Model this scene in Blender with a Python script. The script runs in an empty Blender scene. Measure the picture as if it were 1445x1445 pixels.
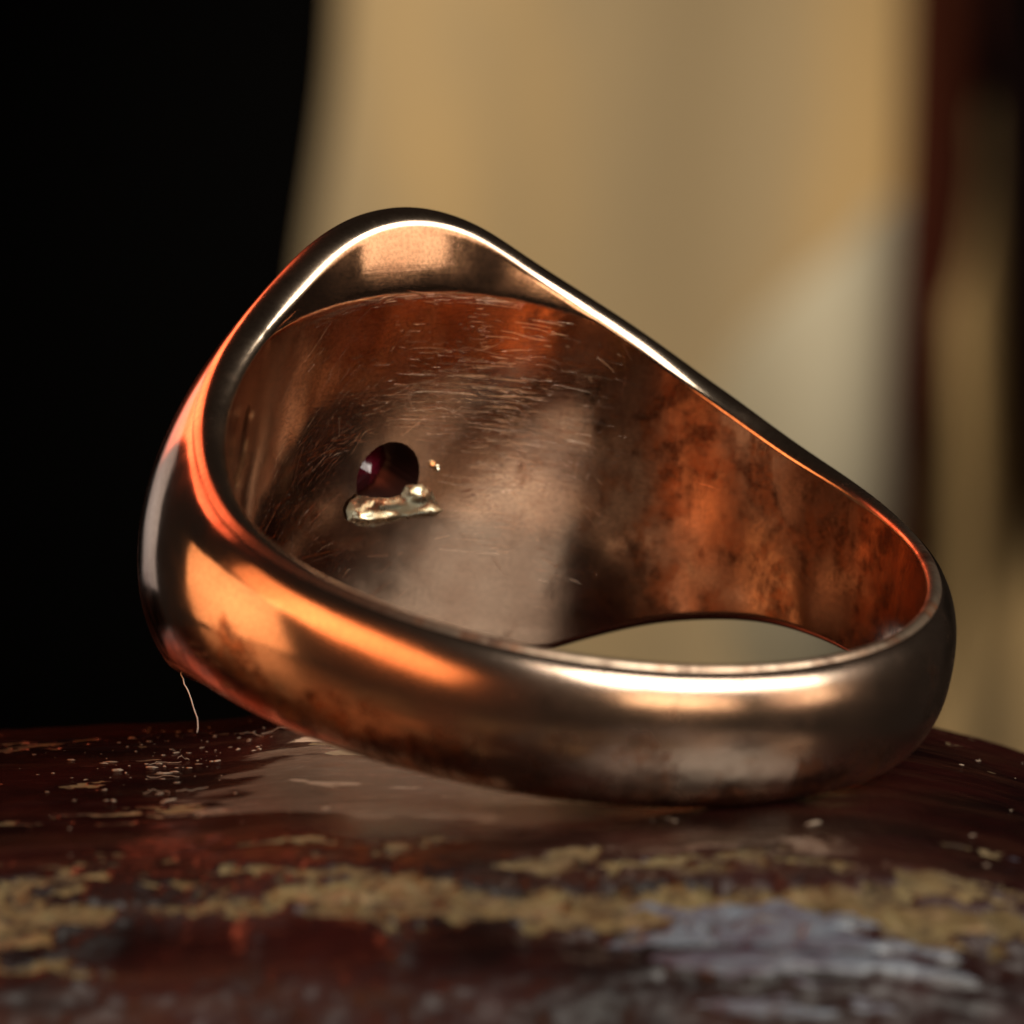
import bpy, bmesh, math, random
import numpy as np
from mathutils import Matrix, Vector
random.seed(7); rng = np.random.default_rng(11)
S = bpy.context.scene
C = S.collection
MM = 0.001

# ------------------------------------------------------------------ pose, camera, light
# ring pose (camera frame: x right, y up, z towards the camera), all lengths in mm
BETA, GAMMA, PHI = math.radians(18.745), math.radians(-8.481), math.radians(36.344)
TX, TY, DIST, FRAME = 1.64, -2.416, 150.0, 28.0
RI = 9.5                                                     # inner radius

def ring_axes():
    a = np.array((0, math.cos(BETA), math.sin(BETA))); k = np.array((0, math.sin(BETA), -math.cos(BETA)))
    h = math.cos(PHI) * k + math.sin(PHI) * np.array((-1., 0, 0))
    y = np.cross(a, h); c, s = math.cos(GAMMA), math.sin(GAMMA)
    return np.array(((c, -s, 0), (s, c, 0), (0, 0, 1))) @ np.stack((h, y, a), 1)
RM = ring_axes()
LEAN = math.radians(15.53)                                   # the ring lies on head edge and shank edge
UP = RM @ np.array((math.sin(LEAN), 0, math.cos(LEAN)))      # surface normal seen from the camera
FW = np.array((0, 0, -1.)); YW = FW - UP * (FW @ UP); YW /= np.linalg.norm(YW)
XW = np.cross(YW, UP)
C2W = np.stack((XW, YW, UP), 0)                              # camera vector -> world vector
RC = np.array((TX, TY, 0.))
GZ = 9.59                                                    # height of the ring centre over the ground
GZ = -float(((RM @ np.array((-10.0, 0, -1.87))) @ UP))
def cam2w(v): return (C2W @ (np.asarray(v, float) - RC) + np.array((0, 0, GZ))) * MM
def at(px, py, d):
    """point of the place at depth d (mm) that lies in that direction"""
    f = 1445 * DIST / FRAME
    return cam2w(((px - 722.5) / f * d, (722.5 - py) / f * d, DIST - d))

cam = bpy.data.cameras.new('camera'); co = bpy.data.objects.new('camera', cam); C.objects.link(co)
co.matrix_world = Matrix.Translation(Vector(cam2w((0, 0, DIST)))) @ Matrix(C2W.tolist()).to_4x4()
cam.sensor_width = 36; cam.lens = 36 * DIST / FRAME
cam.clip_start = 0.005; cam.clip_end = 20
cam.dof.use_dof = True; cam.dof.focus_distance = 0.153; cam.dof.aperture_fstop = cam.lens / 2.5
S.camera = co

world = bpy.data.worlds.new('World'); S.world = world; world.use_nodes = True
wb = world.node_tree.nodes['Background']; wb.inputs[0].default_value = (0.30, 0.23, 0.19, 1); wb.inputs[1].default_value = 0.045
S.cycles.max_bounces = 9; S.cycles.glossy_bounces = 7; S.cycles.diffuse_bounces = 2; S.cycles.transmission_bounces = 6; S.cycles.sample_clamp_indirect = 6
S.view_settings.view_transform = 'Standard'; S.view_settings.look = 'None'; S.view_settings.exposure = 0; S.view_settings.gamma = 1
S.view_settings.use_curve_mapping = False

def area(name, loc, target, sx, sy, power, col, spread=180, along=None):
    l = bpy.data.lights.new(name, 'AREA'); l.shape = 'RECTANGLE'; l.size = sx * MM; l.size_y = sy * MM
    l.energy = power; l.color = col; l.spread = math.radians(spread)
    o = bpy.data.objects.new(name, l); C.objects.link(o)
    o.location = Vector(loc) * MM
    o.rotation_euler = (Vector(target) * MM - o.location).to_track_quat('-Z', 'Y').to_euler()
    if along is not None:                                    # long side follows this direction
        z = (o.location - Vector(target) * MM).normalized(); y = Vector(along); y = (y - z * y.dot(z)).normalized(); x = y.cross(z)
        o.rotation_euler = Matrix((x, y, z)).transposed().to_euler()
    return o
area('window_lamp', (85, -85, 95), (4, 0, 8), 200, 66, 0.145, (1.0, 0.95, 0.84), 120)
area('orange_refl_light', (-124, 10, 16), (-8, 0, 6), 84, 64, 0.0085, (1.0, 0.40, 0.15), 90)  # added light standing in for an unseen orange object mirrored in the ring
area('amber_refl_light', (-112, -68, 44), (0, 0, 6), 44, 190, 0.024, (1.0, 0.31, 0.10), 90, (45, -130, -70))  # added strip, gives the band its amber reflection; no real lamp there
area('tan_refl_light', (130, -45, 30), (0, 0, 8), 42, 60, 0.0036, (1.0, 0.70, 0.46), 90)  # added light for the tan patch mirrored in the head's inner flare
area('fill_lamp', (72, -122, 22), (0, 0, 6), 80, 44, 0.007, (1.0, 0.68, 0.42), 90)  # added fill for the tan patch on the front of the band
area('red_refl_light', (-95, 110, 88), (-4, 0, 8), 46, 190, 0.016, (1.0, 0.17, 0.07), 60, (0, 200, -70))  # added unseen strip, gives the coral crescent along the outer rim
area('side_refl_light', (-115, 170, 24), (-6, 0, 8), 60, 90, 0.0008, (1.0, 0.90, 0.84), 60)  # added dim light, greys the ring's left outline
sp = bpy.data.lights.new('curtain_fill', 'SPOT'); sp.energy = 3.7; sp.color = (1.0, 0.86, 0.66); sp.spot_size = math.radians(36); sp.spot_blend = 1.0; sp.shadow_soft_size = 0.02  # added unseen spot; its falloff darkens the curtain towards the corners
spo = bpy.data.objects.new('curtain_fill', sp); C.objects.link(spo)
spo.location = Vector((-0.06, 0.33, 0.20)); spo.rotation_euler = (Vector(at(830, 430, 700)) - spo.location).to_track_quat('-Z', 'Y').to_euler()

# ------------------------------------------------------------------ helpers
def tag(o, label=None, cat=None, group=None, kind=None):
    for k, v in (('label', label), ('category', cat), ('group', group), ('kind', kind)):
        if v: o[k] = v
    return o
def obj(name, me, mats=(), parent=None):
    o = bpy.data.objects.new(name, me); C.objects.link(o)
    for m in mats: me.materials.append(m)
    if parent: o.parent = parent
    return o
def grid_mesh(name, P, closed_u=False, closed_v=False, uv=None, smooth=True):
    """P: (nu, nv, 3) array in mm"""
    nu, nv = P.shape[:2]
    i = np.arange(nu if closed_u else nu - 1)[:, None]; j = np.arange(nv if closed_v else nv - 1)[None, :]
    i2, j2 = (i + 1) % nu, (j + 1) % nv
    q = np.stack(np.broadcast_arrays(i * nv + j, i2 * nv + j, i2 * nv + j2, i * nv + j2), -1).reshape(-1, 4)
    me = bpy.data.meshes.new(name)
    me.vertices.add(nu * nv); me.vertices.foreach_set('co', (P * MM).reshape(-1).astype(np.float32))
    me.loops.add(q.size); me.loops.foreach_set('vertex_index', q.reshape(-1).astype(np.int32))
    me.polygons.add(len(q)); me.polygons.foreach_set('loop_start', np.arange(0, q.size, 4, dtype=np.int32))
    me.polygons.foreach_set('loop_total', np.full(len(q), 4, np.int32))
    if smooth: me.polygons.foreach_set('use_smooth', np.ones(len(q), bool))
    me.update(calc_edges=True)
    return me, q
def hashn(ix, iy, seed):
    h = (ix.astype(np.int64) * 374761393 + iy.astype(np.int64) * 668265263 + seed * 1442695041) & 0x7fffffff
    h = ((h ^ (h >> 13)) * 1274126177) & 0x7fffffff
    return ((h ^ (h >> 16)) & 0xffff) / 65535.0
def vnoise(x, y, seed=0):
    ix, iy = np.floor(x), np.floor(y); fx, fy = x - ix, y - iy
    fx = fx * fx * fx * (fx * (fx * 6 - 15) + 10); fy = fy * fy * fy * (fy * (fy * 6 - 15) + 10)
    a, b = hashn(ix, iy, seed), hashn(ix + 1, iy, seed); c, d = hashn(ix, iy + 1, seed), hashn(ix + 1, iy + 1, seed)
    return (a + (b - a) * fx) * (1 - fy) + (c + (d - c) * fx) * fy
def fbm(x, y, seed=0, o=4):
    s = 0; a = 1; t = 0
    for k in range(o):
        s = s + a * vnoise(x, y, seed + k * 17); t += a; a *= 0.5; x = x * 2.03 + 3.1; y = y * 2.03 + 1.7
    return s / t
def sstep(a, b, x):
    t = np.clip((x - a) / (b - a), 0, 1); return t * t * (3 - 2 * t)

def mat(name):
    m = bpy.data.materials.new(name); m.use_nodes = True
    nt = m.node_tree; b = nt.nodes['Principled BSDF']
    return m, nt, b
class N:
    def __init__(s, nt): s.nt = nt
    def __call__(s, kind, **kw):
        n = s.nt.nodes.new(kind)
        for k, v in kw.items():
            if k.startswith('i_'):
                key = k[2:]; key = int(key) if key.isdigit() else key
                if hasattr(v, 'is_output'): s.nt.links.new(v, n.inputs[key])
                else: n.inputs[key].default_value = v
            else: setattr(n, k, v)
        return n
    def link(s, a, b): s.nt.links.new(a, b)
    def noise(s, vec, scale, detail=3, rough=0.55):
        n = s('ShaderNodeTexNoise', i_Vector=vec, i_Scale=scale, i_Detail=detail, i_Roughness=rough); return n.outputs['Fac']
    def mapping(s, vec, scale=(1, 1, 1), rot=(0, 0, 0), loc=(0, 0, 0)):
        n = s('ShaderNodeMapping', i_Vector=vec); n.inputs['Scale'].default_value = scale; n.inputs['Rotation'].default_value = rot; n.inputs['Location'].default_value = loc
        return n.outputs[0]
    def ramp(s, fac, lo, hi, a=0.0, b=1.0):
        n = s('ShaderNodeMapRange', i_Value=fac, interpolation_type='SMOOTHSTEP')
        n.inputs[1].default_value = lo; n.inputs[2].default_value = hi; n.inputs[3].default_value = a; n.inputs[4].default_value = b
        return n.outputs[0]
    def math(s, op, a, b=0.0):
        n = s('ShaderNodeMath', operation=op)
        for k, v in ((0, a), (1, b)):
            if hasattr(v, 'is_output'): s.link(v, n.inputs[k])
            else: n.inputs[k].default_value = v
        return n.outputs[0]
    def mix(s, fac, a, b):
        n = s('ShaderNodeMix', data_type='RGBA')
        for k, v in ((0, fac), (6, a), (7, b)):
            if hasattr(v, 'is_output'): s.link(v, n.inputs[k])
            else: n.inputs[k].default_value = v
        return n.outputs[2]

# ------------------------------------------------------------------ materials
def gold(name, base, rough_lo, rough_hi, scratch, grime, wear=0.0, tarn_refl='bore'):
    m, nt, b = mat(name); n = N(nt)
    uv = n('ShaderNodeUVMap').outputs[0]                       # u, v in mm over the surface
    b.inputs['Metallic'].default_value = 1.0
    patch = n.noise(uv, 0.45, 4)
    fine = n.noise(uv, 6.0, 5, 0.7)
    gr = n.ramp(n.noise(uv, 2.6, 4, 0.7), 0.60, 0.72, 0, grime)
    col = n.mix(n.ramp(patch, 0.35, 0.65), base, tuple(c * f for c, f in zip(base[:3], (0.86, 0.80, 0.78))) + (1,))
    pos = n('ShaderNodeSeparateXYZ', i_Vector=n('ShaderNodeTexCoord').outputs['Object'])
    if tarn_refl == 'bore': loc = n.ramp(n('ShaderNodeSeparateXYZ', i_Vector=uv).outputs[0], -3.0, -8.5, 0.0, 0.15)  # dark maroon reflections on one side of the bore, painted into the tarnish
    elif tarn_refl == 'outside': loc = n.ramp(pos.outputs[2], 0.0010, -0.0016, 0.0, 0.15)
    else: loc = n.ramp(pos.outputs[0], 0.004, -0.004, 0.0, 0.12)
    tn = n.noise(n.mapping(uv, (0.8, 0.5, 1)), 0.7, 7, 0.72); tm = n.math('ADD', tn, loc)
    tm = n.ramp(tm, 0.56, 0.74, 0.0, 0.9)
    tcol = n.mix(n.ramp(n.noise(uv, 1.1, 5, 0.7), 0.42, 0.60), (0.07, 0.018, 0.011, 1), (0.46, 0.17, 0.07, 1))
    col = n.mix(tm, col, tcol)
    mot = n.ramp(n.noise(uv, 9.0, 3, 0.6), 0.38, 0.66, 0, 0.55 * scratch); col = n.mix(mot, col, (0.36, 0.24, 0.17, 1))
    col = n.mix(gr, col, (0.035, 0.014, 0.008, 1))
    n.link(col, b.inputs['Base Color'])
    r = n.math('ADD', n.ramp(patch, 0.35, 0.68, rough_lo, rough_hi), n.math('MULTIPLY', fine, 0.06))
    r = n.math('ADD', r, n.math('MULTIPLY', gr, 0.3)); r = n.math('ADD', r, n.math('MULTIPLY', tm, 0.12))
    ox = n('ShaderNodeSeparateXYZ', i_Vector=n('ShaderNodeTexCoord').outputs['Object']).outputs[0]
    r = n.math('ADD', r, n.ramp(n.math('ADD', ox, n.math('MULTIPLY', n.math('SUBTRACT', patch, 0.5), 0.008)), 0.002, -0.007, 0.0, wear))
    n.link(r, b.inputs['Roughness'])
    h = n.math('MULTIPLY', fine, 0.10 * scratch); h = n.math('ADD', h, n.math('MULTIPLY', n.noise(n.mapping(uv, (0.5, 11, 1), (0, 0, 0.04)), 1.0, 4, 0.6), 0.22 * scratch)); h = n.math('ADD', h, n.math('MULTIPLY', n.noise(uv, 1.3, 3, 0.5), 0.9)); h = n.math('SUBTRACT', h, n.math('MULTIPLY', gr, 0.15))
    bp = n('ShaderNodeBump', i_Height=h); bp.inputs['Strength'].default_value = 0.35; bp.inputs['Distance'].default_value = 0.012 * MM
    n.link(bp.outputs[0], b.inputs['Normal'])
    return m
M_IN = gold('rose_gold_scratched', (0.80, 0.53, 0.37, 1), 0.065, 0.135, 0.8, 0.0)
M_OUT = gold('rose_gold_polished', (0.80, 0.59, 0.45, 1), 0.06, 0.12, 0.65, 0.0, 0.11, 'outside')
M_RIM = gold('rose_gold_rim', (0.80, 0.62, 0.46, 1), 0.12, 0.20, 0.6, 0.3, 0.20, 'rim')
def simple(name, col, rough, metallic=0.0, **kw):
    m, nt, b = mat(name); b.inputs['Base Color'].default_value = col; b.inputs['Roughness'].default_value = rough; b.inputs['Metallic'].default_value = metallic
    for k, v in kw.items(): b.inputs[k.replace('_', ' ')].default_value = v
    return m
def solder():
    m, nt, b = mat('pale_solder'); n = N(nt); b.inputs['Metallic'].default_value = 1
    tc = n('ShaderNodeTexCoord').outputs['Object']
    f = n.noise(tc, 1800, 2, 0.5)
    n.link(n.mix(n.ramp(f, 0.4, 0.65), (0.84, 0.82, 0.64, 1), (0.58, 0.56, 0.40, 1)), b.inputs['Base Color'])
    n.link(n.ramp(f, 0.3, 0.7, 0.18, 0.34), b.inputs['Roughness'])
    bp = n('ShaderNodeBump', i_Height=f); bp.inputs['Strength'].default_value = 0.25; bp.inputs['Distance'].default_value = 0.05 * MM
    n.link(bp.outputs[0], b.inputs['Normal']); return m
M_SOLDER = solder()
M_GEM = simple('garnet', (0.10, 0.006, 0.016, 1), 0.10, IOR=1.76, Transmission_Weight=0.15)
M_HOLE = simple('dark_hole_wall', (0.035, 0.012, 0.009, 1), 0.45)  # shade inside the hole put into its wall colour
M_HAIR = simple('pale_fibre', (0.75, 0.70, 0.62, 1), 0.5)

def wood():
    m, nt, b = mat('worn_varnished_wood'); n = N(nt)
    geo = n('ShaderNodeTexCoord').outputs['Object']; b.inputs['Specular IOR Level'].default_value = 0.5
    bare = n('ShaderNodeAttribute', attribute_name='bare').outputs['Fac']
    lip_sheen = n('ShaderNodeAttribute', attribute_name='lip_sheen').outputs['Fac']
    g = n.mapping(geo, (120, 900, 900)); grain = n.noise(g, 1.0, 5, 0.6)
    fine = n.noise(n.mapping(geo, (700, 2600, 2600)), 1.0, 4, 0.65)
    blot = n.noise(geo, 160, 4, 0.6)
    varnish = n.mix(n.ramp(blot, 0.38, 0.66), (0.006, 0.002, 0.0018, 1), (0.026, 0.005, 0.004, 1))
    varnish = n.mix(n.ramp(grain, 0.45, 0.75, 0, 0.5), varnish, (0.06, 0.022, 0.012, 1))
    woodc = n.mix(n.ramp(grain, 0.3, 0.7), (0.185, 0.135, 0.058, 1), (0.08, 0.052, 0.02, 1))
    woodc = n.mix(n.ramp(fine, 0.5, 0.75, 0, 0.6), woodc, (0.30, 0.21, 0.12, 1))
    pc = n.mix(n.ramp(fine, 0.35, 0.7), (0.125, 0.15, 0.185, 1), (0.055, 0.038, 0.058, 1))
    woodc = n.mix(n.ramp(n.noise(n.mapping(geo, (900, 1600, 1600)), 1.0, 4, 0.7), 0.50, 0.62, 0, 0.85), woodc, (0.028, 0.013, 0.007, 1))
    c = n.mix(n.ramp(bare, 0.35, 0.6), varnish, woodc)
    c = n.mix(n.ramp(lip_sheen, 0.4, 0.6), c, pc)
    pale_refl = n('ShaderNodeAttribute', attribute_name='pale_refl').outputs['Fac']
    c = n.mix(pale_refl, c, n.mix(n.ramp(fine, .3, .7), (0.56, 0.45, 0.35, 1), (0.34, 0.25, 0.18, 1)))
    n.link(c, b.inputs['Base Color'])
    r = n.math('ADD', n.ramp(bare, 0.3, 0.6, 0.15, 0.8), n.math('MULTIPLY', fine, 0.16)); r = n.math('ADD', r, n.math('MULTIPLY', n('ShaderNodeAttribute', attribute_name='raw').outputs['Fac'], 0.38)); n.link(r, b.inputs['Roughness'])
    h = n.math('ADD', n.math('MULTIPLY', fine, 0.6), n.math('MULTIPLY', grain, 0.5))
    bp = n('ShaderNodeBump', i_Height=h); bp.inputs['Strength'].default_value = 0.4; bp.inputs['Distance'].default_value = 0.12 * MM
    n.link(bp.outputs[0], b.inputs['Normal'])
    return m
M_WOOD = wood()
def cloth(name, c1, c2, rough=0.9, weave=1.0):
    m, nt, b = mat(name); n = N(nt)
    g = n('ShaderNodeTexCoord').outputs['Object']
    f = n.noise(n.mapping(g, (25, 25, 8)), 1.0, 3)
    n.link(n.mix(n.ramp(f, 0.35, 0.65), c1, c2), b.inputs['Base Color']); b.inputs['Roughness'].default_value = rough; b.inputs['Specular IOR Level'].default_value = 0.05
    w = n('ShaderNodeTexWave', i_Vector=g, i_Scale=900.0, i_Distortion=1.0); bp = n('ShaderNodeBump', i_Height=w.outputs['Fac']); bp.inputs['Strength'].default_value = 0.3 * weave; bp.inputs['Distance'].default_value = 0.1 * MM
    n.link(bp.outputs[0], b.inputs['Normal']); return m
M_LINEN = cloth('beige_linen', (0.62, 0.43, 0.21, 1), (0.44, 0.34, 0.21, 1))
M_PALE = cloth('pale_cloth', (0.62, 0.57, 0.45, 1), (0.56, 0.51, 0.39, 1))
M_MAROON = cloth('maroon_cloth', (0.06, 0.014, 0.008, 1), (0.045, 0.012, 0.006, 1))
M_DARK = cloth('dark_cloth', (0.010, 0.004, 0.004, 1), (0.006, 0.003, 0.003, 1))
M_WALL = cloth('dark_wall', (0.0012, 0.001, 0.001, 1), (0.0008, 0.0008, 0.0008, 1))

# ------------------------------------------------------------------ setting: worn wooden ledge
def ledge():
    nx, ns = 900, 620
    half = 60.0
    x = np.linspace(-1, 1, nx); x = half * np.sign(x) * (0.42 * np.abs(x) + 0.58 * np.abs(x) ** 3)
    # profile from the back over the top to the front face: (y, z) polyline, smoothed
    prof = np.array([(30, -60), (28, -20), (22, -6.5), (17.5, -2.4), (14, -.55), (11.3, 0), (4, 0), (-4, 0), (-9, -.05), (-13, -.35), (-16.5, -1.1), (-19, -2.3), (-20.6, -4.0), (-21.4, -6.5), (-21.9, -11), (-22.5, -60)], float)
    for _ in range(3):
        q = np.empty((2 * len(prof) - 2, 2)); q[0::2] = .75 * prof[:-1] + .25 * prof[1:]; q[1::2] = .25 * prof[:-1] + .75 * prof[1:]
        prof = np.vstack((prof[:1], q, prof[-1:]))
    L = np.concatenate(([0], np.cumsum(np.hypot(*np.diff(prof, axis=0).T))))
    dens = np.where((prof[:, 1] > -16) & (prof[:, 0] < 26), 1.0, 0.12)
    T = np.concatenate(([0], np.cumsum(np.diff(L) * .5 * (dens[1:] + dens[:-1]))))
    s = np.interp(np.linspace(0, T[-1], ns), T, L)
    py, pz = np.interp(s, L, prof[:, 0]), np.interp(s, L, prof[:, 1])
    ty, tz = np.gradient(py, s), np.gradient(pz, s); ln = np.hypot(ty, tz); ny, nz = -tz / ln, ty / ln
    sg = np.where(nz[len(nz) // 2] < 0, -1, 1); ny, nz = ny * sg, nz * sg
    X, Sx = np.meshgrid(x, s, indexing='ij')
    Y, Z = np.broadcast_to(py, X.shape).copy(), np.broadcast_to(pz, X.shape).copy()
    NY, NZ = np.broadcast_to(ny, X.shape), np.broadcast_to(nz, X.shape)
    # the front edge wanders, and drops away on the sides
    front = sstep(-6, -16, Y)
    Y = Y + front * ((fbm(X / 14 + 5, X * 0 + 2, 3, 3) - .5) * 5.0) + sstep(13, 20, Y) * (fbm(X / 9 + 9, X * 0, 5, 3) - .5) * 3
    Z = Z - .020 * np.clip(X - 4.5, 0, 14) ** 2 - np.clip(X - 18.5, 0, 99) * .56 - .35 * sstep(-6.8, -11, X) - .004 * np.clip(-10 - X, 0, 14) ** 2 - np.clip(-24 - X, 0, 99) * .11
    Z0 = np.broadcast_to(pz, X.shape)
    keep = sstep(2.0, 7.0, np.abs(np.hypot(X, Y - 1) - 0))          # everything; contact zone handled by low amplitude
    flat = 1 - sstep(-7, -12, Y) * 1.0
    edge = np.exp(-((Z0 + .95) / .55) ** 2) * sstep(-8, -12, Y)
    face = sstep(-1.5, -3.0, Z0) * sstep(-5, -12, Y)
    # chips: varnish gone; stretched along the grain (x)
    c1 = fbm(X / 5.0 + 3, Sx / 1.5, 21, 5); c2 = fbm(X / 1.5, Sx / .55, 33, 4); c3 = fbm(X / 11, Sx / 3.5, 44, 3)
    chip = c1 * .40 + c2 * .34 + c3 * .10 + fbm(X / .42, Sx / .30, 38, 3) * .16
    teeth = (fbm(X / 1.1 + 30, X * 0 + 4, 77, 3) - .45) * 1.6
    edge = np.exp(-((Z0 + .95) / np.where(Z0 < -.95, .55 + np.clip(teeth, -.2, .9), .5)) ** 2) * sstep(-8, -12, Y)
    thr = 0.64 - 0.225 * edge + 0.05 * face - .02 * sstep(-5, -14, X) * flat + .05 * (np.hypot(X - 1, Y) < 12)
    bare = sstep(thr - .012, thr + .012, chip)
    pa = fbm(X / 4.0 + 8, Sx / .45, 61, 5)
    pm = np.exp(-(((X - 4.6) / 3.6) ** 2)) * sstep(-.85, -1.1, Z0) * sstep(-10, -13, Y) * (1 - sstep(-1.9, -2.6, Z0) * .50 - sstep(-2.6, -4, Z0) * .5)
    lip_sheen = sstep(.49, .55, pa * .56 + pm * .34)  # grey-blue reflection on the lip, painted in as a coloured patch
    wp = at(600, 1105, 146) / MM; pale_refl = sstep(.16, .24, np.exp(-(((X - wp[0] + .6) / 5.2) ** 2 + ((Y + 2.5) / 7.5) ** 2)) + (fbm(X / 2.2, Sx / 1.0, 55, 5) - .5) * .7 - .2) * .30  # curtain's reflection in the varnish, painted in as a pale patch
    # pale and warm patches added inside the ring to brighten the bore's reflections
    patch_n = fbm(X / 2.6 + 1, Sx / 1.6 + 4, 57, 5); inr = np.hypot(X + .8, Y - 1.2) < 7.9
    pale_refl = np.maximum(pale_refl, sstep(.44, .54, patch_n + .30 * np.exp(-(((X - 5.0) / 4.2) ** 2 + ((Y - 1.5) / 5.5) ** 2)) - .16) * inr)
    bare = np.maximum(bare, sstep(.52, .58, patch_n * .5 + .42 * np.exp(-(((X + 6.3) / 2.0) ** 2 + ((Y - 3.4) / 2.6) ** 2))) * inr)  # bare-wood colour added here for the warm reflection in the bore
    amp = .10 + .55 * edge + .35 * face
    d = (fbm(X / 4.5, Sx / 1.6, 71, 5) - .5) * amp * 1.5 + (fbm(X / .8, Sx / .45, 81, 4) - .5) * (.05 + .75 * edge + .40 * face)
    d = d - bare * (.10 + .25 * edge + .12 * face) + lip_sheen * .18
    d = d * np.where(np.hypot(X, Y) < 13, .5, 1)
    P = np.stack((X, Y + NY * d, Z + NZ * d), -1)
    P[..., 2] += 0.055
    me, q = grid_mesh('wooden_ledge', P)
    for nm, v in (('bare', bare), ('lip_sheen', lip_sheen), ('pale_refl', pale_refl), ('raw', np.clip(edge + face, 0, 1))):
        a = me.attributes.new(nm, 'FLOAT', 'POINT'); a.data.foreach_set('value', v.reshape(-1).astype(np.float32))
    o = obj('wooden_ledge', me, [M_WOOD])
    return tag(o, 'dark varnished wooden ledge with chipped pale front edge', None, None, 'structure'), P
LEDGE, LP = ledge()
def flecks():
    """dust grains and curled fibres lying on the ledge"""
    R_ = random.Random(3); nx, ns = LP.shape[:2]; xs = LP[:, 0, 0]; ymid = LP[nx // 2, :, 1]; bm = bmesh.new()
    def ground(x, y):
        return LP[int(np.argmin(np.abs(xs - x))), int(np.argmin(np.abs(ymid - y)))]
    def spot():
        while True:
            x, y = (R_.gauss(-10, 2.6), R_.gauss(3.5, 4.0)) if R_.random() < .65 else (R_.uniform(-15, 16), R_.uniform(-12, 9))
            if (math.hypot(x - 1, y) > 10.5 or y < -9) and y < 10: return x, y
    for k in range(190):
        x, y = spot(); c = ground(x, y); r = min(R_.lognormvariate(-3.6, .75), .15)
        vs = bmesh.ops.create_icosphere(bm, subdivisions=2, radius=1)['verts']; sx, sy, a = R_.uniform(.7, 2.6), R_.uniform(.5, 1.3), R_.gauss(0, .7); ph = [R_.uniform(0, 6) for _ in range(4)]
        for v in vs:
            f = 1 + .35 * math.sin(v.co.x * 3.1 + ph[0]) * math.sin(v.co.y * 4.3 + ph[1]) + .22 * math.sin(v.co.x * 7 + v.co.y * 6 + ph[2])
            px, py, pz = v.co.x * sx * r * f, v.co.y * sy * r * f, v.co.z * .35 * r * f
            v.co = Vector((c[0] + px * math.cos(a) - py * math.sin(a), c[1] + px * math.sin(a) + py * math.cos(a), c[2] + pz)) * MM
    for k in range(8):
        x, y = spot(); a = R_.uniform(0, 6.28); prev = None; rad = R_.uniform(.006, .012); z = .02
        for q in range(9):
            a += R_.gauss(0, .35); x += math.cos(a) * .12; y += math.sin(a) * .12; z = max(.015, z + R_.gauss(0, .03)); c = ground(x, y)
            ring_ = [bm.verts.new(Vector((c[0] - math.sin(a) * rad * math.cos(t), c[1] + math.cos(a) * rad * math.cos(t), c[2] + z + rad * math.sin(t))) * MM) for t in (0, 1.57, 3.14, 4.71)]
            if prev:
                for e in range(4): bm.faces.new((prev[e], prev[(e + 1) % 4], ring_[(e + 1) % 4], ring_[e]))
            prev = ring_
    for f in bm.faces: f.smooth = True
    me_ = bpy.data.meshes.new('dust_flecks'); bm.to_mesh(me_); bm.free()
    return tag(obj('dust_flecks', me_, [simple('pale_dust', (0.30, 0.23, 0.17, 1), .8)], LEDGE), None, None, None, 'stuff')
flecks()

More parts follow.
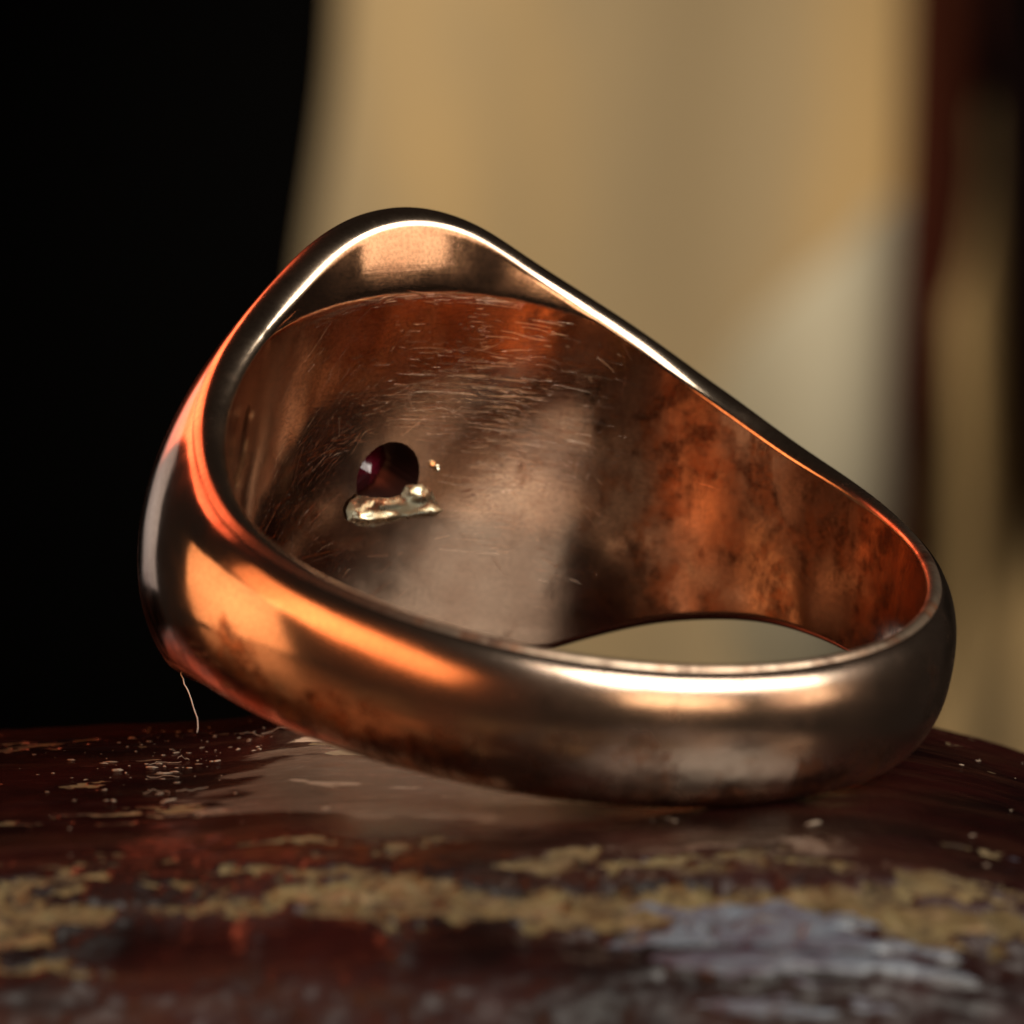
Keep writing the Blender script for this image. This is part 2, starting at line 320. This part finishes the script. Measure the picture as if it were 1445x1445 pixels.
# ------------------------------------------------------------------ the ring
def knots(th, kn, v):
    t = np.abs((th + np.pi) % (2 * np.pi) - np.pi); kn = np.radians(np.asarray(kn, float)); v = np.asarray(v, float)
    m = np.zeros(len(v)); m[1:-1] = (v[2:] - v[:-2]) / (kn[2:] - kn[:-2])
    i = np.clip(np.searchsorted(kn, t) - 1, 0, len(kn) - 2); h = kn[i + 1] - kn[i]; s = (t - kn[i]) / h
    r = (2*s**3-3*s**2+1)*v[i] + (s**3-2*s**2+s)*h*m[i] + (-2*s**3+3*s**2)*v[i+1] + (s**3-s**2)*h*m[i+1]
    k = np.exp(-np.linspace(-2, 2, 25) ** 2); k /= k.sum()     # soften the knots
    n = len(r); return np.convolve(np.concatenate((r[-12:], r, r[:12])), k, 'valid')
def build_ring():
    nt_ = 540
    th = np.linspace(-np.pi, np.pi, nt_, endpoint=False)
    w = knots(th, [0, 12, 24, 38, 54, 75, 115, 180], [7.54, 7.12, 5.95, 4.68, 3.34, 2.32, 1.97, 1.87])
    t = knots(th, [0, 30, 60, 90, 120, 180], [4.1, 3.15, 2.28, 1.48, 1.05, 1.20])
    z0 = 5.78 - np.minimum(.32 * (th / .38) ** 2, .75); fl = np.maximum(w - z0, 0); fl = .21 * fl + .04 * fl ** 2; gw = knots(th, [0, 42, 75, 110, 180], [.05, .50, .15, 0, 0])
    rt = knots(th, [0, 35, 70, 110, 180], [1.20, 1.08, .85, .45, .34])
    fl = fl + gw
    qe = knots(th, [0, 45, 90, 130, 180], [1.0, .95, .75, .58, .55])
    Rr, Zz, UVv, sect = [], [], [], []
    # inner wall, bottom to top
    u = np.linspace(-1, 1, 121)
    for k in u:
        # straight bore that breaks at a step line into a flare near each rim
        f = np.maximum(np.abs(k) * w - z0, 0); f = gw + .21 * f + .04 * f ** 2
        Rr.append(RI + f); Zz.append(k * w); UVv.append(k * w); sect.append(0)
    # rim: rounded inner corner, land, rounded outer corner
    def rim(top):
        sgn = 1 if top else -1
        out = []
        for a, rr, dz in ((0, .04, .08), (0, .11, .16), (0, .21, .235), (0, .33, .29), (0, .47, .315), (0, .62, .30), (0, .77, .235), (0, .89, .14), (0, 1.0, .03)):
            out.append((RI + fl + rt * rr, sgn * (w + dz * np.minimum(rt, 1) * np.where(dz > 0, 1.15, 1))))
        return out
    rt_ = rim(True)
    for k, (r_, z_) in enumerate(rt_): Rr.append(r_); Zz.append(z_); UVv.append(w + rt * (k + 1) / 9); sect.append(1)
    uo = np.cos(np.linspace(0, np.pi, 75))[1:-1]
    z0 = w + .03 * np.minimum(rt, 1)
    for k in uo:
        r_ = RI + fl + rt + np.maximum(t - rt - fl, .12) * (1 - np.abs(k) ** 2.12) ** qe
        Rr.append(r_); Zz.append(k * z0); UVv.append(w * 3 + (1 - k) * w * 1.3); sect.append(2)
    rb = rim(False)[::-1]
    for k, (r_, z_) in enumerate(rb): Rr.append(r_); Zz.append(z_); UVv.append(-w - rt * (9 - k) / 9); sect.append(1)
    Rr, Zz, UVv = np.stack(Rr, 1), np.stack(Zz, 1), np.stack(UVv, 1)
    # hand finishing: very slight unevenness
    wob = (fbm(np.cos(th)[:, None] * 3 + 9 + Zz * .2, np.sin(th)[:, None] * 3 + 7 + 0 * Zz, 5, 3) - .5) * .05
    Rr = Rr + wob
    P = np.stack((Rr * np.cos(th)[:, None], Rr * np.sin(th)[:, None], Zz), -1)
    me, q = grid_mesh('band', P, True, True)
    sect = np.array(sect); M = P.shape[1]
    j = q[:, 0] % M; mi = np.where((sect[j] == 1) | (sect[(j + 1) % M] == 1), 1, sect[j])
    me.polygons.foreach_set('material_index', mi.astype(np.int32))
    uvl = me.uv_layers.new(name='UVMap')
    vi = q.reshape(-1); tu = np.repeat(th[:, None] * RI, M, 1).reshape(-1)[vi].reshape(-1, 4).copy()
    tu[:, 1:3] = np.where(tu[:, 1:3] < tu[:, :1] - 10, tu[:, 1:3] + 2 * np.pi * RI, tu[:, 1:3])
    uvl.data.foreach_set('uv', np.stack((tu.reshape(-1), UVv.reshape(-1)[vi]), -1).reshape(-1).astype(np.float32))
    return me, th, w
me, TH, WW = build_ring()
root = bpy.data.objects.new('signet_ring', None); C.objects.link(root); root.empty_display_size = 0.005
ROT = C2W @ RM
root.matrix_world = Matrix.Translation(Vector((0, 0, GZ * MM))) @ Matrix(ROT.tolist()).to_4x4()
tag(root, 'heavy rose gold signet ring lying on its side, its head pierced by a small hole', 'ring')
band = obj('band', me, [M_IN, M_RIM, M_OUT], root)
# pierced hole behind the stone
HR = 1.07
bm = bmesh.new(); bmesh.ops.create_cone(bm, cap_ends=True, segments=72, radius1=HR * MM, radius2=HR * MM, depth=8 * MM)
for v in bm.verts: v.co += Vector((random.uniform(-1, 1), random.uniform(-1, 1), 0)) * .015 * MM
cut_me = bpy.data.meshes.new('cutter'); bm.to_mesh(cut_me); bm.free(); cut_me.materials.append(M_HOLE)
cut = bpy.data.objects.new('cutter', cut_me); C.objects.link(cut)
cut.matrix_world = root.matrix_world @ Matrix.Translation((11.5 * MM, 0, 0.15 * MM)) @ Matrix.Rotation(math.pi / 2, 4, 'Y')
bpy.context.view_layer.update()
md = band.modifiers.new('hole', 'BOOLEAN'); md.object = cut; md.operation = 'DIFFERENCE'; md.solver = 'EXACT'; md.material_mode = 'TRANSFER'
dg = bpy.context.evaluated_depsgraph_get(); nm = bpy.data.meshes.new_from_object(band.evaluated_get(dg))
band.modifiers.clear(); band.data = nm; nm.name = 'band'
bpy.data.objects.remove(cut)
nm.set_sharp_from_angle(angle=math.radians(38))

# faceted stone seen from behind, girdle tight in the hole
def gem():
    bm = bmesh.new(); n = 8
    def ringv(r, x, off=0): return [bm.verts.new((x * MM, r * math.cos((k + off) * math.tau / n) * MM, (0.15 + r * math.sin((k + off) * math.tau / n)) * MM)) for k in range(n)]
    cul = bm.verts.new((10.15 * MM, 0.05 * MM, .12 * MM)); p1 = ringv(.55, 10.55, .5); g = ringv(1.1, 11.1); g2 = ringv(1.1, 11.35); c1 = ringv(.8, 11.8, .5); tb = ringv(.5, 12.2)
    def strip(a, b, off):
        for k in range(n):
            if off: bm.faces.new((a[k], b[k], b[(k - 1) % n])); bm.faces.new((a[k], a[(k + 1) % n], b[k]))
            else: bm.faces.new((a[k], a[(k + 1) % n], b[(k + 1) % n], b[k]))
    for k in range(n): bm.faces.new((cul, p1[k], p1[(k + 1) % n]))
    strip(g, p1, True); strip(g, g2, False); strip(g2, c1, True); strip(tb, c1, True); bm.faces.new(tb)
    bmesh.ops.recalc_face_normals(bm, faces=bm.faces)
    m_ = bpy.data.meshes.new('gemstone'); bm.to_mesh(m_); bm.free(); return m_
go_ = obj('gemstone', gem(), [M_GEM], root); go_.location = (-0.12 * MM, 0.22 * MM, -0.02 * MM)
tag(go_, 'dark red faceted stone seen through the hole')

# lump of pale solder under the hole, raised off the bore
def on_bore(s, z, h): 
    a = s / RI; r = RI - h; return (r * math.cos(a), r * math.sin(a), z)
OUTL = [(1.24, -1.02), (0.82, -1.24), (0.25, -1.33), (-0.15, -1.25), (-0.48, -1.18), (-1.22, -1.13), (-1.75, -1.08), (-1.95, -0.94), (-1.68, -0.66), (-1.54, -0.35), (-1.09, -0.12), (-0.66, -0.15), (-0.54, -0.45), (-0.04, -0.53), (0.56, -0.42), (0.99, -0.33), (1.24, -0.46), (1.32, -0.71)]
def burr():
    s = np.linspace(-2.1, 1.5, 150); z = np.linspace(-1.5, .05, 80)
    Sg, Zg = np.meshgrid(s, z, indexing='ij'); Q = np.stack((Sg, Zg), -1); O = np.array(OUTL)
    A, B = O, np.roll(O, -1, 0); d2 = np.full(Sg.shape, 9.); ins = np.zeros(Sg.shape, bool)
    for a, b in zip(A, B):
        t = np.clip(((Q - a) @ (b - a)) / ((b - a) @ (b - a)), 0, 1); d2 = np.minimum(d2, ((Q - a - t[..., None] * (b - a)) ** 2).sum(-1))
        cr = (a[1] > Zg) != (b[1] > Zg); xi = (b[0] - a[0]) * (Zg - a[1]) / (b[1] - a[1] + 1e-9) + a[0]; ins ^= cr & (Sg < xi)
    sd = np.sqrt(d2) * np.where(ins, 1, -1) + (fbm(Sg * 5, Zg * 5, 91, 3) - .5) * .07
    low = -1.2 + .06 * np.sin(Sg * 3)
    ridge = np.exp(-((Zg - (low + .13)) / .13) ** 2); bead = np.exp(-(((Sg + 1.1) / .25) ** 2 + ((Zg + .42) / .22) ** 2))
    rise = sstep(-.02, .30, sd)
    h = rise * (.05 + .17 * ridge + .14 * bead + .12 * (fbm(Sg * 1.6 + 4, Zg * 2.2, 95, 2) - .35)) - .004 - .3 * np.clip(-sd, 0, .1)
    a = Sg / RI; r = RI - h
    me_, q = grid_mesh('solder_burr', np.stack((r * np.cos(a), r * np.sin(a), Zg), -1))
    bm = bmesh.new(); bm.from_mesh(me_); sv = sd.reshape(-1); bm.verts.ensure_lookup_table()
    bmesh.ops.delete(bm, geom=[v for v in bm.verts if sv[v.index] < -.03], context='VERTS')
    bmesh.ops.recalc_face_normals(bm, faces=bm.faces); bm.to_mesh(me_); bm.free(); return me_
def scratches():
    V, F = [], []
    def one(s0, z0, ang, ln, wd, hh, bend):
        n_ = 7; base = len(V)
        for i in range(n_):
            t = i / (n_ - 1) - .5; a = ang + bend * t
            s, z = s0 + ln * t * math.cos(a), z0 + ln * t * math.sin(a); tp = 1 - (2 * abs(t)) ** 2
            nx, nz = -math.sin(a) * wd * (.3 + .7 * tp), math.cos(a) * wd * (.3 + .7 * tp)
            V.extend([tuple(c * MM for c in on_bore(s + nx, z + nz, -.0006)), tuple(c * MM for c in on_bore(s + nx * .25, z + nz * .25, hh * tp)), tuple(c * MM for c in on_bore(s - nx * .6, z - nz * .6, -.0006))])
            if i: b = base + 3 * i; F.extend([(b - 3, b, b + 1, b - 2), (b - 2, b + 1, b + 2, b - 1)])
    R_ = random.Random(5)
    for k in range(1700):
        kind = R_.random()
        if kind < .5: s0, z0, an = R_.gauss(-2.6, 2.0), R_.gauss(1.6, 1.7), R_.gauss(.05, .06)
        elif kind < .75: s0, z0, an = R_.uniform(-1, 5.5), R_.gauss(.6, 2.2), R_.gauss(-.70, .28)
        elif kind < .86: s0 = R_.uniform(-3, 3.9); z0 = 5.70 - min(.32 * (s0 / RI / .38) ** 2, .75) - abs(R_.gauss(0, .10)); an = -.64 * s0 / RI / .38 / RI + R_.gauss(0, .04)
        else: s0, z0, an = R_.uniform(-7, 5), R_.uniform(-3, 4.5), R_.uniform(0, 3.14)
        if math.hypot(s0, z0) < 1.7 or (-2.6 < s0 < 2 and -1.7 < z0 < .8) or abs(z0) > 5.68: continue
        one(s0, z0, an, min(R_.lognormvariate(-1.45, .75) if R_.random() < .85 else R_.lognormvariate(-.2, .5), 2.6), *((lambda w_: (w_, w_ * R_.uniform(.04, .17)))(R_.lognormvariate(-5.35, .5))), R_.gauss(0, .10))
    me_ = bpy.data.meshes.new('scratches'); me_.from_pydata(V, [], F); me_.update(); return me_
M_SCR = simple('scratch_burr', (0.70, 0.50, 0.38, 1), 0.24, 1.0)
tag(obj('scratches', scratches(), [M_SCR], root), None, None, None, 'stuff')
tag(obj('solder_burr', burr(), [M_SOLDER], root), 'bright ragged lump of pale solder below the hole')
bm = bmesh.new(); bmesh.ops.create_icosphere(bm, subdivisions=3, radius=.10 * MM)
for v in bm.verts: v.co *= 1 + .25 * math.sin(v.co.x * 31000 + v.co.z * 22000)
for f in bm.faces: f.smooth = True
m_ = bpy.data.meshes.new('solder_bead'); bm.to_mesh(m_); bm.free(); bo = obj('solder_bead', m_, [M_SOLDER], root); bo.location = Vector(on_bore(-1.54, .39, .05)) * MM

# ------------------------------------------------------------------ fibre
def tube(name, pts, rad, m, parent=None, sides=6):
    pts = np.asarray(pts, float); n = len(pts); tg = np.gradient(pts, axis=0); tg /= np.linalg.norm(tg, axis=1)[:, None]
    ref = np.array((.3, .9, .2)); a = np.cross(tg, ref); a /= np.linalg.norm(a, axis=1)[:, None]; b = np.cross(tg, a)
    r = (rad * np.linspace(1, .6, n))[:, None, None]; an = np.linspace(0, 2 * np.pi, sides, endpoint=False)
    P = pts[:, None] + r * (a[:, None] * np.cos(an)[None, :, None] + b[:, None] * np.sin(an)[None, :, None])
    me_, q = grid_mesh(name, P, False, True); return obj(name, me_, [m], parent)
p0, p1 = at(254, 945, 153) / MM, at(277, 1034, 150) / MM
k = np.linspace(0, 1, 14)[:, None]; pts = p0 + (p1 - p0) * k + np.array((.22, 0, 0)) * np.sin(k * 3.0) * k + rng.normal(0, .012, (14, 3))
tag(tube('fibre', pts, .017, M_HAIR), 'fine pale fibre hanging from the ring head down to the wood', 'fibre')

# ------------------------------------------------------------------ background cloths
def sheet(name, rows, depth, fold, thick, m, nu=120, nv=60, seed=0):
    """rows: list of (py, px_left, px_right); depth mm; fold(u,v)->mm"""
    rows = np.array(rows, float); v = np.linspace(rows[0, 0], rows[-1, 0], nv); xl = np.interp(v, rows[:, 0], rows[:, 1]); xr = np.interp(v, rows[:, 0], rows[:, 2])
    ker = np.ones(9) / 9
    for a in (xl, xr): a[:] = np.convolve(np.pad(a, 4, mode='edge'), ker, 'valid')
    u = np.linspace(0, 1, nu); P = np.empty((nu, nv, 3))
    for i in range(nu):
        for j in range(nv): P[i, j] = at(xl[j] + (xr[j] - xl[j]) * u[i], v[j], depth + fold(xl[j] + (xr[j] - xl[j]) * u[i], v[j])) / MM
    me_, q = grid_mesh(name, P); o = obj(name, me_, [m]); s_ = o.modifiers.new('thickness', 'SOLIDIFY'); s_.thickness = thick * MM; s_.offset = 0
    return o
DB = 700
cf = lambda x, y: 0.7 * math.sin(x / 75.0 + .6 * math.sin(y / 420)) + 0.35 * math.sin(x / 41.0 + 1 + y / 700) + 5 * math.sin(x / 190 + 2 + y / 1500)
tag(sheet('curtain', [(-500, 498, 1750), (0, 486, 1720), (200, 472, 1720), (330, 440, 1720), (420, 425, 1720), (700, 415, 1720), (1900, 380, 1720)], DB, cf, .8, M_LINEN, 240, 60),
    'beige linen curtain hanging in soft folds behind the ring', 'curtain')
tag(sheet('pale_cloth', [(290, 1262, 1292), (400, 1140, 1288), (500, 1020, 1284), (700, 985, 1280), (1050, 1030, 1276)], DB - 22, lambda x, y: 14 * ((x - 1190) / 130) ** 2 + 8 * ((y - 600) / 300) ** 2, 2, M_PALE, 60, 40),
    'pale off-white cloth hanging in front of the beige curtain', 'cloth')
tag(sheet('maroon_strip', [(-500, 1300, 1410), (0, 1292, 1400), (300, 1284, 1362), (600, 1266, 1312), (800, 1256, 1290), (1100, 1255, 1268)], DB - 26, lambda x, y: 3 * math.sin(x / 12), 3, M_MAROON, 30, 40),
    'narrow maroon cloth strip hanging beside the pale cloth', 'cloth')
tag(sheet('dark_drape', [(-500, 1390, 2300), (0, 1392, 2300), (250, 1396, 2300), (450, 1418, 2300), (600, 1445, 2300), (760, 1480, 2300), (1900, 1640, 2300)], DB - 30, lambda x, y: 4 * math.sin(x / 60), 2, M_DARK, 60, 40),
    'near-black drape hanging beside the maroon strip', 'drape')
o = sheet('wall', [(-2500, -4000, 5000), (2600, -4000, 5000)], DB + 22, lambda x, y: 0, 4, M_WALL, 4, 4)
tag(o, None, None, None, 'structure')
